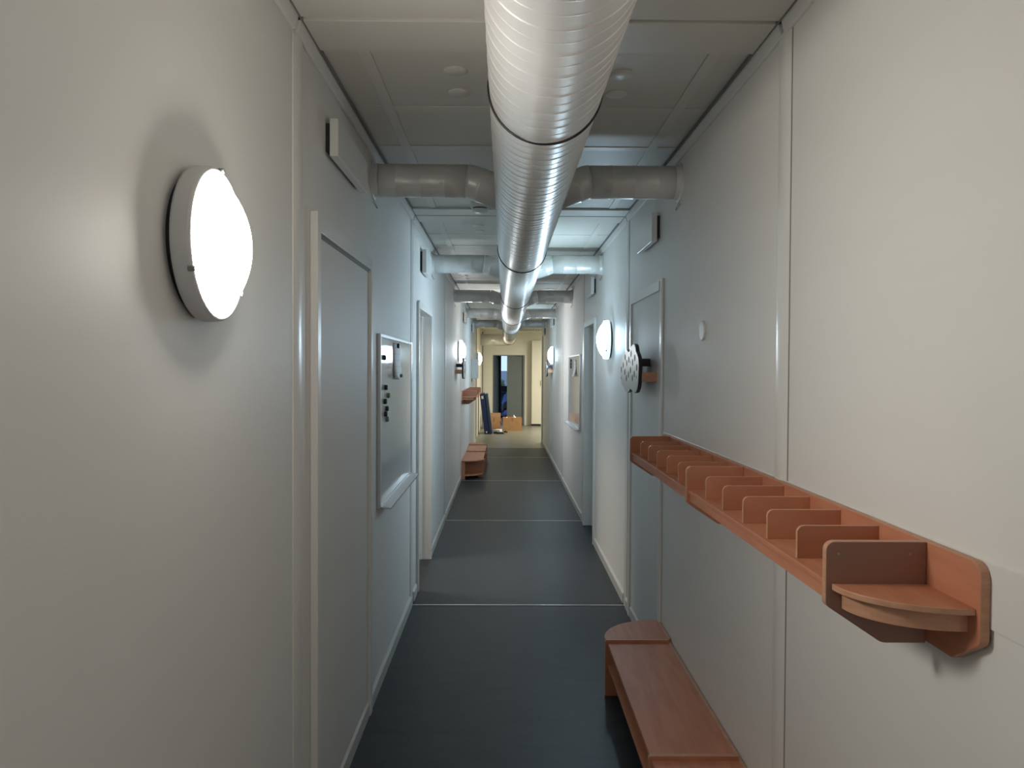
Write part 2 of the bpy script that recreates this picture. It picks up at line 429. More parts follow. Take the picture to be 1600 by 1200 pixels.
def open_door(name, s, xw, a, b, top, label, leaf):
    t = thing(name, label, 'door', (xw, (a+b)/2, 0)); t['kind'] = 'structure'
    X = lambda u: xw + s*u          # u into the wall
    for nm, y0, y1 in (('jamb', a-0.03, a+0.012), ('jamb', b-0.012, b+0.03)):
        bm = BM(); yi0, yi1 = (a, a+0.012) if y0 < a else (b-0.012, b)
        box(bm, (X(-0.02), y0, 0), (X(0), y1, top+0.035)); box(bm, (X(0), yi0, 0), (X(TW), yi1, top))
        ys = yi1 if y0 < a else yi0-0.012
        box(bm, (X(0.06), ys, 0), (X(0.10), ys+0.012, top))
        obj(nm, bm, m_trim, t, 0.002)
    bm = BM(); box(bm, (X(-0.02), a+0.012, top-0.012), (X(0), b-0.012, top+0.045)); box(bm, (X(0), a+0.012, top-0.012), (X(TW), b-0.012, top))
    obj('head', bm, m_trim, t, 0.002)
    if leaf == 'closed':
        bm = BM(); box(bm, (X(0.10), a+0.014, 0.006), (X(0.14), b-0.014, top-0.014)); lf = obj('leaf', bm, m_door, t, 0.002)
        hx = X(0.10); ya = a+0.09
    else:
        bm = BM(); box(bm, (X(TW+0.01), a-0.03, 0.006), (X(TW+0.88), a+0.01, top-0.014)); lf = obj('leaf', bm, m_door, t, 0.002)
    return t
open_door('door_3', -1, XL, DLa, DLb, DLz, 'open doorway with white frame in the left wall past the whiteboard', 'open')
open_door('door_4', 1, XR, DRa, DRb, DRz, 'recessed doorway in the right wall beyond the bright lamp', 'closed')

# corridor end casings
bm = BM(); box(bm, (XR-0.03, YE-0.14, 0), (XR, YE+0.02, HC)); trim(bm, m_cabinet, 'cream casing at the far right end of the corridor', bevel=0.003)
bm = BM(); box(bm, (XL-0.02, Y1-0.06, 0), (XL+0.015, Y1, HC)); trim(bm, m_groove_shade, 'dark corner strip at the far left of the hall')
bm = BM(); box(bm, (XL, YE-0.02, 0), (XL+0.02, YE+0.06, HC)); trim(bm, m_cabinet, 'cream casing at the far left end of the corridor', bevel=0.003)

# far doorway: grey leaves in a frame
dd = thing('door_5', 'dark grey double door standing ajar in the far end wall', 'door', (0.115, Y1, 0)); dd['kind'] = 'structure'
bm = BM()
box(bm, (DXa, Y1-0.01, 0), (DXa+0.03, Y1+0.12, DXz)); box(bm, (DXb-0.05, Y1-0.01, 0), (DXb, Y1+0.12, DXz)); box(bm, (DXa+0.03, Y1-0.01, DXz-0.025), (DXb-0.05, Y1+0.12, DXz))
obj('frame', bm, m_greydoor, dd, 0.003)
bm = BM(); box(bm, (0.065, Y1+0.05, 0.008), (DXb-0.052, Y1+0.09, DXz-0.027)); obj('leaf', bm, m_greydoor, dd, 0.003)
bm = BM()
prism(bm, [(DXa+0.035, Y1+0.06, 0.008), (DXa+0.075, Y1+0.05, 0.008), (-0.115, Y1+0.72, 0.008), (-0.155, Y1+0.73, 0.008)], (0, 0, DXz-0.036))
obj('leaf', bm, m_bluedoor, dd, 0.003)

# ------------------------------------------------------------------ main duct
RD, DX, DZ = 0.1575, 0.110, 2.423
YDE = 21.4
md = thing('ventilation_duct', 'long round galvanised spiral duct running along the ceiling centre', 'duct', (DX, 5, DZ))
def spiral(bm, y0, y1, pitch, rib, n=56):
    nt = int((y1-y0)/pitch) + 1
    prof = [(0.0, 0), (0.012, 0), (0.032, rib), (0.062, rib), (0.082, 0), (0.094, 0), (0.50, 0), (0.51, 0), (0.523, rib*.5), (0.540, rib*.5), (0.553, 0), (0.563, 0)]
    rows = []
    base = []
    for i in range(-1, nt+1):
        for f, h in prof: base.append((y0 + (i+f)*pitch, h))
    for yb, h in base:
        row = []
        for k in range(n+1):
            th = 2*PI*k/n
            y = yb + pitch*k/n
            hh = h
            if y < y0: y, hh = y0, 0
            if y > y1: y, hh = y1, 0
            row.append(bm.verts.new((DX + (RD+hh)*math.sin(th), y, DZ + (RD+hh)*math.cos(th))))
        rows.append(row)
    for A, B in zip(rows, rows[1:]):
        for k in range(n):
            if abs(A[k].co.y - B[k].co.y) + abs(A[k+1].co.y - B[k+1].co.y) > 1e-6:
                bm.faces.new((A[k], A[k+1], B[k+1], B[k]))
    bmesh.ops.remove_doubles(bm, verts=bm.verts[:], dist=1e-6)
RINGS = [2.20, 5.13, 8.22, 11.33, 14.4, 17.45]
cuts = [YB] + RINGS + [19.2]
for i, (a, b) in enumerate(zip(cuts, cuts[1:])):
    bm = BM(); spiral(bm, a, b, 0.120, 0.0015, 56 if i < 3 else 36)
    obj('duct_section', bm, m_duct, md, smooth='all')
bm = BM()
el = [(DX, 19.2, DZ), (DX, 20.6, DZ), (DX, 20.95, DZ)]
Rb = 0.42
for k in range(1, 9):
    a = k/8*PI/2
    el.append((DX - Rb + Rb*math.cos(a), YDE - Rb + Rb*math.sin(a), DZ))
el.append((XL-0.02, YDE, DZ))
tube(bm, el, RD-0.001, 36)
obj('elbow', bm, m_duct, md, smooth='all', label='pale far elbow turning into the left wall')
for y in RINGS + [20.6]:
    bm = BM(); torus(bm, (DX, y, DZ), (0, 1, 0), RD+0.001, 0.0048, 72, 8)
    obj('gasket_ring', bm, m_rubber, md, smooth='all', label='black rubber ring around the duct')

# branch ducts
RBR, ZBR = 0.079, 2.540
bn = ['nearest', 'second', 'third', 'fourth', 'farthest']
near = ['above the whiteboard', 'beyond the first ceiling joint', 'above the left lamp', 'in the fourth module', 'closest to the hall']
for k in range(5):
    y = 3.80 + 3*k
    for s, xw, side in ((-1, XL, 'left'), (1, XR, 'right')):
        t = thing('branch_duct', '%s round grey branch duct joining the main duct to the %s wall' % (bn[k], side), 'duct', (xw, y, ZBR), 'branch ducts crossing to the walls')
        x1 = DX + s*0.285
        L_ = abs(xw - x1)
        bm = BM()
        pts = [(xw, y, ZBR)]; rr = [RBR]
        nseg = max(2, int(round(L_/0.115)))
        for i in range(1, nseg):
            x = xw + (x1-xw)*i/nseg
            for d, e in ((-0.006, 0), (-0.002, 0.0014), (0.002, 0.0014), (0.006, 0)):
                pts.append((x - s*d, y, ZBR)); rr.append(RBR + e)
        pts.append((x1 + s*0.01, y, ZBR)); rr.append(RBR)
        tube(bm, pts, rr, 32)
        obj('pipe', bm, m_branch, t, smooth='all')
        bm = BM()
        # mitred elbow and saddle running down into the main duct
        dirv = Vector((-s*0.944, 0, -0.33))
        p0 = Vector((x1 + s*0.012, y, ZBR)); p1 = Vector((x1 - s*0.005, y, ZBR-0.002)); 
        pts = [tuple(p0), tuple(p1)]; rr = [RBR+0.0015]*2
        for d, e in ((0.03, 0.0015), (0.045, 0.0015), (0.049, 0.003), (0.055, 0.003), (0.059, 0.0015), (0.155, 0.0015)):
            pts.append(tuple(p1 + dirv*d)); rr.append(RBR+e)
        tube(bm, pts, rr, 32)
        # the end ring follows the round surface of the main duct
        bm.verts.ensure_lookup_table()
        for v in bm.verts[-32:]:
            rx, rz = v.co.x - DX, v.co.z - DZ
            A_ = dirv.x**2 + dirv.z**2; B_ = rx*dirv.x + rz*dirv.z; C_ = rx*rx + rz*rz - (RD+0.0015)**2
            D_ = max(0.0, B_*B_ - A_*C_)
            v.co = v.co + dirv*((-B_ - math.sqrt(D_))/A_)
        obj('elbow', bm, m_branch, t, smooth='all')
        bm = BM()
        lathe(bm, (xw, y, ZBR), (-s, 0, 0), [(0.0005, RBR+0.014), (0.006, RBR+0.014), (0.010, RBR+0.003), (0.03, RBR+0.003)], 40)
        obj('wall_collar', bm, m_branch, t, smooth=True)
        if k < 3:
            bm = BM()
            arc = [(xw - s*(0.004+0.022*math.sin(i/8*PI)), y - 0.03 - 0.01*i/8, ZBR - RBR - 0.012 - 0.05*math.sin(i/8*PI*0.9)) for i in range(9)]
            tube(bm, arc, 0.0016, 6)
            obj('wire_loop', bm, m_screw, t, smooth='all')

# ------------------------------------------------------------------ lamps
def lamp(s, xw, y, z, col, e, label, r=0.158, near=False):
    t = thing('wall_lamp', label, 'lamp', (xw, y, z), 'round wall lamps')
    ax = (-s, 0, 0); c = (xw, y, z)
    bm = BM(); lathe(bm, c, ax, [(0.0, r*0.88), (0.012, r*0.88), (0.012, r*0.955), (0.016, r*0.955)], 56); obj('back_plate', bm, m_black, t, smooth=True)  # black backing paints the shadow gap between wall and rim
    bm = BM()
    lathe(bm, c, ax, [(0.013, r*0.93), (0.014, r*0.985), (0.020, r), (0.046, r*0.995), (0.051, r*0.98), (0.053, r*0.955), (0.048, r*0.93), (0.014, r*0.915)], 72, cap=False)
    obj('housing', bm, m_lampbody if near else emit_mat('lamp_bloom_rim', col, 0.9), t, smooth='all')  # rims of all but the near lamp glow to imitate bloom
    bm = BM()
    prof = [(0.042, r*0.915), (0.048, r*0.91)]
    for i in range(13):
        q = 1 - i/12
        prof.append((0.050 + 0.058*(1-q**2.2), r*0.905*q))
    lathe(bm, c, ax, prof, 56, cap=False)
    obj('diffuser', bm, emit_mat('lamp_diffuser', col, e), t, smooth='all', label='glowing white domed diffuser')
    for a in (math.radians(95), math.radians(215), math.radians(335)):
        bm = BM()
        cy, cz = y + s*r*0.985*math.cos(a)*-1*-1, z + r*0.985*math.sin(a)
        lathe(bm, (xw - s*0.044, cy, cz), (-s, 0, 0), [(0, 0.006), (0.011, 0.006), (0.013, 0.004)], 12)
        obj('clip', bm, m_greymag, t, smooth=True)
    return t
lamp(1, XR, -1.30, 1.870, (1.0, 0.98, 0.96), LAMP_E*1.1, 'added unseen round lamp on the right wall behind the viewer')  # unseen lamp added to brighten the near walls
lamp(-1, XL, 1.622, 1.886, LAMP_WARM, LAMP_E*0.87, 'large round glowing wall lamp on the near left wall', near=True)
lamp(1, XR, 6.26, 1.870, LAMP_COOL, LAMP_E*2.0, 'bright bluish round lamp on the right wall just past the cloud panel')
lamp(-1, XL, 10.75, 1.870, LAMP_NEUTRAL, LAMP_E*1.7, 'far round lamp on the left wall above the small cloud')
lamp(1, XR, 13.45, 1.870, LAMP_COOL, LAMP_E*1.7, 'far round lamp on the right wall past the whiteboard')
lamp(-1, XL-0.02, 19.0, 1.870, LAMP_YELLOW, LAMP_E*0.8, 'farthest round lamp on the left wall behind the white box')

# ------------------------------------------------------------------ vent plates
def vent(s, xw, y0, y1, z0, z1, label):
    t = thing('vent_cover', label, 'vent', (xw, (y0+y1)/2, z0), 'square wall vent covers')
    X = lambda u: xw - s*u
    bm = BM(); box(bm, (X(0), y0+0.008, z0+0.02), (X(0.016), y1-0.03, z1-0.015)); obj('throat', bm, m_gap, t)
    bm = BM(); box(bm, (X(0.016), y0, z0), (X(0.046), y1, z1)); obj('cover_plate', bm, m_white, t, 0.002)
vz0, vz1 = 2.385, 2.555
vent(-1, XL, 2.79, 3.38, 2.385, 2.518, 'white vent plate on the near left wall above the blanked door')
vent(-1, XL, 5.90, 6.30, 2.355, 2.53, 'white vent plate on the left wall above the open doorway')
vent(-1, XL, 11.9, 12.3, 2.33, 2.50, 'small far vent plate on the left wall above the coat rack')
vent(-1, XL, 14.9, 15.3, 2.33, 2.49, 'smallest vent plate on the left wall above the white box')
vent(1, XR, 4.27, 4.75, 2.335, 2.49, 'white vent plate on the right wall above the blanked door')
vent(1, XR, 7.27, 7.75, 2.335, 2.49, 'vent plate on the right wall above the recessed doorway')
vent(1, XR, 13.36, 13.84, 2.37, 2.52, 'small far vent plate on the right wall above the far lamp')
vent(1, XR, 16.3, 16.75, 2.34, 2.50, 'farthest vent plate on the right wall near the hall')

# ceiling plugs, smoke detector, wall disc
def disc(name, c, ax, r, h, m, label, cat, group=None):
    bm = BM(); lathe(bm, c, ax, [(0, r), (h*0.6, r), (h, r*0.9), (h, 0)], 32)
    return tag(obj(name, bm, m, smooth=True), label, cat, group)
plug = [(0.415, 2.82, 'near white round ceiling plug right of the duct'), (0.425, 3.02, 'round ceiling plug right of the duct, just past the near one'),
        (-0.18, 2.80, 'faint round ceiling plug left of the duct, the nearest one'), (-0.18, 3.02, 'faint round ceiling plug left of the duct, second one'),
        (-0.20, 5.80, 'round ceiling plug left of the duct just past the smoke detector'), (-0.20, 6.02, 'round ceiling plug left of the duct near the second branch'),
        (-0.46, 8.95, 'round ceiling plug near the left wall beyond the second branch'), (-0.46, 9.2, 'round ceiling plug near the left wall before the third branch'),
        (0.60, 10.3, 'round ceiling plug near the right wall above the third branch')]
for x, y, lb in plug:
    disc('ceiling_plug', (x, y, HC), (0, 0, -1), 0.042, 0.006, m_white if x > 0.3 else m_ceiltape, lb, 'ceiling plug', 'round ceiling plugs')
sd = thing('smoke_detector', 'white round smoke detector on the ceiling left of the duct', 'smoke detector', (-0.165, 5.02, HC-0.0))
bm = BM(); lathe(bm, (-0.165, 5.02, HC), (0, 0, -1), [(0, .058), (.030, .058), (.032, .054)], 40); obj('base', bm, m_white, sd, smooth=True)
bm = BM(); lathe(bm, (-0.165, 5.02, HC), (0, 0, -1), [(.032, .046), (.040, .046)], 40); obj('sensor_slot', bm, m_black, sd, smooth=True)
bm = BM(); lathe(bm, (-0.165, 5.02, HC), (0, 0, -1), [(.040, .054), (.050, .052), (.060, .038), (.062, 0)], 40); obj('cap', bm, m_white, sd, smooth=True)
disc('blanking_disc', (XR, 3.32, 1.80), (-1, 0, 0), 0.043, 0.008, m_white, 'small white round blanking cap on the right wall above the shelf', 'disc')

# ------------------------------------------------------------------ whiteboards
def whiteboard(s, xw, y0, y1, z0, z1, label):
    t = thing('whiteboard', label, 'whiteboard', (xw, (y0+y1)/2, z0), 'aluminium framed whiteboards')
    X = lambda u: xw - s*u
    bm = BM(); box(bm, (X(0.003), y0+0.012, z0+0.012), (X(0.014), y1-0.012, z1-0.012)); obj('board', bm, m_board, t)
    bm = BM()
    box(bm, (X(0), y0, z0), (X(0.020), y0+0.018, z1)); box(bm, (X(0), y1-0.018, z0), (X(0.020), y1, z1))
    box(bm, (X(0), y0+0.018, z0), (X(0.020), y1-0.018, z0+0.018)); box(bm, (X(0), y0+0.018, z1-0.018), (X(0.020), y1-0.018, z1))
    obj('frame', bm, m_alu, t, 0.002)
    bm = BM()
    prism(bm, [(X(0.02), y0+0.03, z0-0.004), (X(0.068), y0+0.03, z0-0.006), (X(0.072), y0+0.03, z0+0.006), (X(0.066), y0+0.03, z0+0.0), (X(0.02), y0+0.03, z0+0.006)], (0, y1-y0-0.02, 0))
    obj('pen_tray', bm, m_alu, t, 0.001)
    return t
WY0, WY1, WZ0, WZ1 = 3.92, 5.24, 0.925, 1.808
whiteboard(-1, XL, WY0, WY1, WZ0, WZ1, 'framed whiteboard with magnets on the left wall')
whiteboard(1, XR, 8.62, 10.1, 0.955, 1.80, 'far whiteboard on the right wall seen edge on')
def magnet(s, xw, y, z, m, label, r=0.014):
    bm = BM(); lathe(bm, (xw - s*0.0142, y, z), (-s, 0, 0), [(0, r), (0.013, r), (0.016, r*0.7), (0.016, 0)], 20)
    tag(obj('magnet', bm, m, smooth=True), label, 'magnet', 'board magnets')
def yx(px): return 0.627*FPX/(788.6 - px)
def zy(py, y): return HCAM + (576.3 - py)*y/FPX
mags = [(598.6, 560, m_black, 'top dark magnet on the left whiteboard over the lamp reflection'), (601.3, 606.5, m_black, 'black magnet opening the column on the left whiteboard'), (605, 619, m_green, 'greenish magnet set off to the right of the magnet column'),
        (600.2, 628.3, m_black, 'black magnet just below the greenish one'), (603, 639.5, m_black, 'black magnet fourth down the column on the left whiteboard'), (601, 648, m_black, 'black magnet second from the bottom of the column'), (603.4, 656, m_greymag, 'small grey magnet at the bottom of the column')]
for px, py, mm, lb in mags:
    y = yx(px); magnet(-1, XL, y, zy(py, y), mm, lb)
def note(s, xw, ya, yb, zt, zb, curl, label, skew=0.0):
    t = thing('paper_note', label, 'paper', (xw, ya, zb), 'notes on the whiteboards')
    bm = BM(); n = 12; rows = []
    for i in range(n+1):
        f = i/n; z = zt + (zb-zt)*f
        u = 0.0150 + curl*max(0, f-0.35)**2
        ofs = skew*f
        rows.append([bm.verts.new((xw - s*(u + 0.004*q), ya + ofs + (yb-ya)*q, z)) for q in (0, .5, 1)])
    for A, B in zip(rows, rows[1:]):
        for j in range(2): bm.faces.new((A[j], A[j+1], B[j+1], B[j]))
    p = obj('sheet', bm, m_note, t, smooth='all')
    sm = p.modifiers.new('thickness', 'SOLIDIFY'); sm.thickness = 0.0006
ya, yb_ = yx(613.5), yx(624)
zt, zb = zy(536, ya), zy(594, ya)
note(-1, XL, ya, yb_, zt, zb, 0.03, 'printed paper strip hanging on the left whiteboard', 0.02)
magnet(-1, XL, yx(620), zy(541.5, yx(620)), m_black, 'black magnet at the top of the paper strip')
magnet(-1, XL+0.026, yx(618.0), zy(588, yx(620)), m_greymag, 'small clip magnet at the bottom of the paper strip', 0.010)
def yxr(px): return 0.830*FPX/(px - 788.6)
note(1, XR, yxr(900.5), yxr(897), zy(562, 9.2), zy(588, 9.2), 0.05, 'paper strip hanging on the far right whiteboard', 0.0)
for i, py in enumerate((563, 568, 573)):
    magnet(1, XR, yxr(892.6), zy(py, 9.75), m_black, ('top', 'middle', 'bottom')[i] + ' black magnet of three at the edge of the far right whiteboard', 0.018)

# ------------------------------------------------------------------ coat rack with compartments
def rack(s, xw, ybk, rq, label):
    """ybk: Y of near faces of the three brackets; quarter-round ends beyond both"""
    t = thing('coat_rack', label, 'coat rack', (xw, ybk[1], 1.108), 'wooden coat racks with compartments')
    W = lambda u, y, z: (xw - s*u, y, z)
    th = 0.018
    zt, zs, zb = 1.302, 1.222, 1.108
    ya, yc = ybk[0], ybk[2]
    # back panel with chamfered lower corners
    y0, y1 = ya - rq, yc + th + rq
    p2 = rounded([(y0, zt), (y0, 1.160), (y0+0.085, zb), (y1-0.085, zb), (y1, 1.160), (y1, zt)], [0.03, 0.02, 0.015, 0.015, 0.02, 0.03])
    bm = BM(); prism(bm, [W(0.004, y, z) for y, z in p2], (-s*0.018, 0, 0), 0, 1)
    obj('back_panel', bm, [m_wood, m_edge], t, 0.002)
    ub = 0.022
    for y in ybk:
        p2 = rounded([(ub, zt), (0.219, zt), (0.219, 1.178), (0.108, 1.104), (ub, 1.104)], [0, 0.018, 0.014, 0.03, 0])
        bm = BM(); prism(bm, [W(u, y, z) for u, z in p2], (0, th, 0), 0, 1)
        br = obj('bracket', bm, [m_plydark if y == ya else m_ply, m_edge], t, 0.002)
        if y == ya:
            for u in (0.055, 0.195):
                bm = BM(); lathe(bm, W(u, y, 1.278), (0, -1, 0), [(0, 0.0035), (0.001, 0.003), (0.001, 0)], 12); obj('screw', bm, m_screw, br)
    for a, b in ((ybk[0]+th, ybk[1]), (ybk[1]+th, ybk[2])):
        bm = BM(); box(bm, W(ub, a, zs-0.012), W(0.212, b, zs)); obj('shelf_board', bm, m_wood, t, 0.0015)
        bm = BM(); box(bm, W(0.190, a, zs-0.040), W(0.207, b, zs-0.012)); obj('front_rail', bm, m_wood, t, 0.001)
        n = 6
        for i in range(1, n):
            y = (a-th) + (b - (a-th))*i/n
            p2 = rounded([(ub, zs), (0.202, zs), (0.202, 1.294), (ub, 1.294)], [0, 0, 0.016, 0])
            bm = BM(); prism(bm, [W(u, y, z) for u, z in p2], (0, 0.010, 0), 0, 1)
            obj('divider', bm, [m_ply, m_edge], t, 0.0012)
    for yq, d in ((ya, -1), (yc+th, 1)):
        def q(k, ru, ry): a = k/20*PI/2; return (ub + ru*math.sin(a), yq + d*ry*math.cos(a))
        pts = [(ub, yq)] + [q(k, 0.185, rq-0.012) for k in range(21)]
        bm = BM(); prism(bm, [W(u, y, zs-0.014) for u, y in pts], (0, 0, 0.012), 0, 1)
        obj('end_shelf', bm, [m_wood, m_edge], t, 0.0015)
        o_ = [q(k, 0.166, rq-0.035) for k in range(21)]; i_ = [q(k, 0.154, rq-0.047) for k in range(20, -1, -1)]
        bm = BM(); prism(bm, [W(u, y, zs-0.050) for u, y in o_+i_], (0, 0, 0.036))
        obj('end_apron', bm, m_edge, t, 0.001)
        # small dark coat hook under the end shelf
        bm = BM(); yh = yq + d*0.075
        tube(bm, [W(ub, yh, 1.172), W(ub+0.02, yh, 1.166), W(ub+0.04, yh, 1.162), W(ub+0.048, yh, 1.168), W(ub+0.049, yh, 1.178)], [0.005, 0.004, 0.004, 0.004, 0.005], 8)
        obj('hook', bm, m_black, t, smooth='all', label='small black hook under the end shelf')
    return t
rack(1, XR, (1.503, 2.666, 3.87), 0.172, 'long wooden coat rack with compartments on the near right wall')
rack(-1, XL, (11.62, 12.78, 13.95), 0.19, 'far small wooden coat rack on the left wall above the bench')
# white mounting rails on the walls behind the racks
def rail(s, xw, y0, y1, label):
    bm = BM(); box(bm, (xw, y0, 1.188), (xw - s*0.004, y1, 1.304))
    tag(obj('mounting_rail', bm, m_trim, bevel=0.0015), label, 'rail', 'white wall rails behind the racks')
rail(1, XR, 0.35, 4.22, 'white wall rail behind the near right coat rack')
rail(-1, XL, 11.35, 14.25, 'white wall rail behind the far left coat rack')

# ------------------------------------------------------------------ benches
def bench(s, xw, yp, rq, label):
    t = thing('bench', label, 'bench', (xw, yp[1], 0), 'low wooden cloakroom benches')
    W = lambda u, y, z: (xw - s*u, y, z)
    th = 0.020; zt = 0.282; zs = 0.267; ub = 0.018; ud = 0.335
    y0, y1 = yp[0]-rq, yp[2]+th+rq
    for y in yp:
        p2 = rounded([(ub, 0.0), (0.10, 0.0), (0.115, 0.05), (0.235, 0.05), (0.25, 0.0), (ud, 0.0), (ud, zt), (ub, zt)], [0, 0.01, 0.012, 0.012, 0.01, 0.006, 0.012, 0])
        bm = BM(); prism(bm, [W(u, y, z) for u, z in p2], (0, th, 0), 0, 1)
        obj('side_panel', bm, [m_ply, m_edge], t, 0.002)
    for a, b in ((yp[0]+th, yp[1]), (yp[1]+th, yp[2])):
        bm = BM(); box(bm, W(ub, a, zs-0.018), W(ud-0.012, b, zs)); obj('seat', bm, m_wood, t, 0.003)
        bm = BM(); box(bm, W(ud-0.04, a, zs-0.05), W(ud-0.024, b, zs-0.018)); obj('front_rail', bm, m_wood, t, 0.002)
        bm = BM(); box(bm, W(ub, a, 0.142), W(ud-0.014, b, 0.160)); obj('shoe_shelf', bm, m_wood, t, 0.002)
    bm = BM(); box(bm, W(0.003, yp[0], 0.09), W(ub, yp[2]+th, zs-0.001)); obj('back_rail', bm, [m_edge], t, 0.002)
    for a, b in ((y0, yp[0]), (yp[2]+th, y1)):
        bm = BM(); box(bm, W(0.003, a, 0.05), W(ub, b, zt)); obj('end_back_rail', bm, [m_edge], t, 0.002)
    for yq, d in ((yp[0], -1), (yp[2]+th, 1)):
        def q(k, ru, ry): a = k/20*PI/2; return (ub + ru*math.sin(a), yq + d*ry*math.cos(a))
        pts = [(ub, yq)] + [q(k, ud-ub, rq) for k in range(21)]
        bm = BM(); prism(bm, [W(u, y, zt-0.018) for u, y in pts], (0, 0, 0.018), 0, 1)
        obj('end_top', bm, [m_wood, m_edge], t, 0.003)
        pts = [(ub, yq)] + [q(k, ud-ub-0.02, rq-0.02) for k in range(21)]
        bm = BM(); prism(bm, [W(u, y, 0.05) for u, y in pts], (0, 0, 0.018), 0, 1)
        obj('end_shelf', bm, [m_wood, m_edge], t, 0.002)
        bm = BM(); yl = yq + d*(rq-0.02)
        box(bm, W(ub, yl, 0), W(ub+0.045, yl - d*0.022, zt-0.018)); obj('leg', bm, m_edge, t, 0.002)
    return t
bench(1, XR, (1.52, 2.70, 3.87), 0.30, 'low wooden bench against the near right wall under the coat rack')
bench(-1, XL, (11.72, 12.80, 13.92), 0.27, 'far small wooden bench against the left wall')

# ------------------------------------------------------------------ clouds
CLP = [(425,310),(440,325),(449,365),(455,410),(472,450),(489,510),(495,600),(491,700),(486,850),(476,915),(458,962),(436,972),(416,950),(400,930),(378,914),(370,945),(345,966),(316,945),(297,890),(272,858),(258,800),(250,705),(256,620),(262,560),(280,520),(296,470),(310,418),(333,390),(352,418),(366,412),(378,370),(400,325)]
CLH = [(313,495,1),(391,445,1),(362,525,1),(336,570,1),(288,598,1),(413,560,1),(441,500,1),(468,630,1),(264,655,1),(310,690,1),(385,665,1),(437,715,1),(359,725,1),(332,770,1),(410,770,1),(466,755,.4),(383,557,.3),(262,770,.3)]
XC = 0.735
def cloud_pt(cx, cy):
    px, py = 940 + cx/8.575, 500 + cy/8.575
    y = XC*FPX/(px - 788.6 + 0.0)
    return y, HCAM + (576.3-py)*y/FPX
c_out = [cloud_pt(*p) for p in CLP]
c_hole = [(*cloud_pt(a, b), k) for a, b, k in CLH]
ymid = sum(p[0] for p in c_out)/len(c_out)
def cloud(s, xw, yc, label, sc_=1.0, flip=1, dz=0.0):
    t = thing('cloud_panel', label, 'wall decoration', (xw, yc, 1.55+dz), 'cloud shaped wall panels')
    P = lambda u, y, z: (xw - s*u, yc + flip*(y-ymid)*sc_, z+dz)
    bm = BM(); prism(bm, [P(0.086, y, z) for y, z in c_out], (-s*0.019, 0, 0)); obj('core', bm, m_cloudedge, t, 0.002, label='black edged board of the cloud')
    bm = BM(); prism(bm, [P(0.105, y, z) for y, z in [(ymid + (a-ymid)*0.992, 1.573+(b-1.573)*0.985) for a, b in c_out]], (-s*0.003, 0, 0))
    for y, z, k in c_hole:
        pts = []
        ry, rz = (0.023, 0.0200) if k == 1 else (0.009, 0.009)
        for j in range(16):
            a = 2*PI*j/16; pts.append(P(0.1081, y + ry*math.cos(a), z + rz*math.sin(a)))
        prism(bm, pts, (-s*0.0006, 0, 0), 1)
    obj('face', bm, [m_cloud, m_cloudedge], t, label='pale cloud face with dark oval holes')
    for (y, z, hh, m, lb) in ((4.325, zy(588, 4.32), 0.027, m_edge, 'light wooden spacer block'), (4.53, zy(565.5, 4.5), 0.0225, m_darkpost, 'dark spacer block')):
        bm = BM(); box(bm, P(0.0, y-0.03/sc_, z-hh), P(0.088, y+0.03/sc_, z+hh)); obj('spacer', bm, m, t, 0.002, label=lb)
    return t
cloud(1, XR, ymid, 'grey cloud panel with oval holes on the right wall above the coat rack')
cloud(-1, XL, 10.38, 'small far cloud panel on the left wall under the lamp')
cloud(1, XR, 14.0, 'faint far cloud panel on the right wall below the far lamp')

# ------------------------------------------------------------------ electrical box with pipes on the left wall
eb = thing('fuse_box', 'white electrical box with conduits on the far left wall', 'electrical box', (XL, 15.1, 1.44))
bm = BM(); box(bm, (XL, 15.0, 1.44), (XL+0.118, 15.34, 1.815)); obj('casing', bm, m_white, eb, 0.004)
bm = BM(); box(bm, (XL+0.118, 15.015, 1.455), (XL+0.124, 15.325, 1.80)); obj('cover', bm, m_white, eb, 0.002)
for i, u in enumerate((0.05, 0.08, 0.105)):
    bm = BM(); tube(bm, [(XL+u, 15.1, 1.815), (XL+u, 15.1, 1.93 - 0.0*i)], 0.008, 10); obj('conduit', bm, m_white, eb, smooth='all')
bm = BM(); tube(bm, [(XL+0.01, 15.05, 1.44), (XL+0.01, 15.05, 1.38)], 0.006, 8); obj('cable', bm, m_black, eb, smooth='all')

# ------------------------------------------------------------------ hall contents
def gx(px, y): return (px - 788.6)/FPX*y
# tall cabinet
cb = thing('cabinet', 'tall cream cabinet on a dark plinth beside the grey doorway', 'cabinet', (0.93, 22.35, 0))
bm = BM(); box(bm, (0.77, 22.33, 0.0), (1.04, 22.58, 0.05)); obj('plinth', bm, m_gap, cb)
bm = BM(); box(bm, (0.765, 22.32, 0.05), (1.05, 22.59, 2.45)); obj('body', bm, m_cabinet, cb, 0.003)
bm = BM(); box(bm, (0.772, 22.30, 0.06), (1.043, 22.32, 2.44)); dr = obj('door', bm, m_cabinet, cb, 0.003)
bm = BM(); box(bm, (1.02, 22.275, 1.15), (1.032, 22.30, 1.30)); obj('handle', bm, m_black, dr)
# slotted grille under the hall ceiling
gr = thing('slotted_grille', 'long cream slotted grille under the hall ceiling', 'grille', (0.75, 20.3, 2.60))
bm = BM(); box(bm, (0.36, 20.28, 2.60), (1.16, 20.34, HC)); obj('body', bm, m_cabinet, gr, 0.003)
bm = BM()
for i in range(18): box(bm, (0.395 + i*0.042, 20.276, 2.617), (0.415 + i*0.042, 20.281, 2.672))
obj('slots', bm, m_groove_shade, gr)
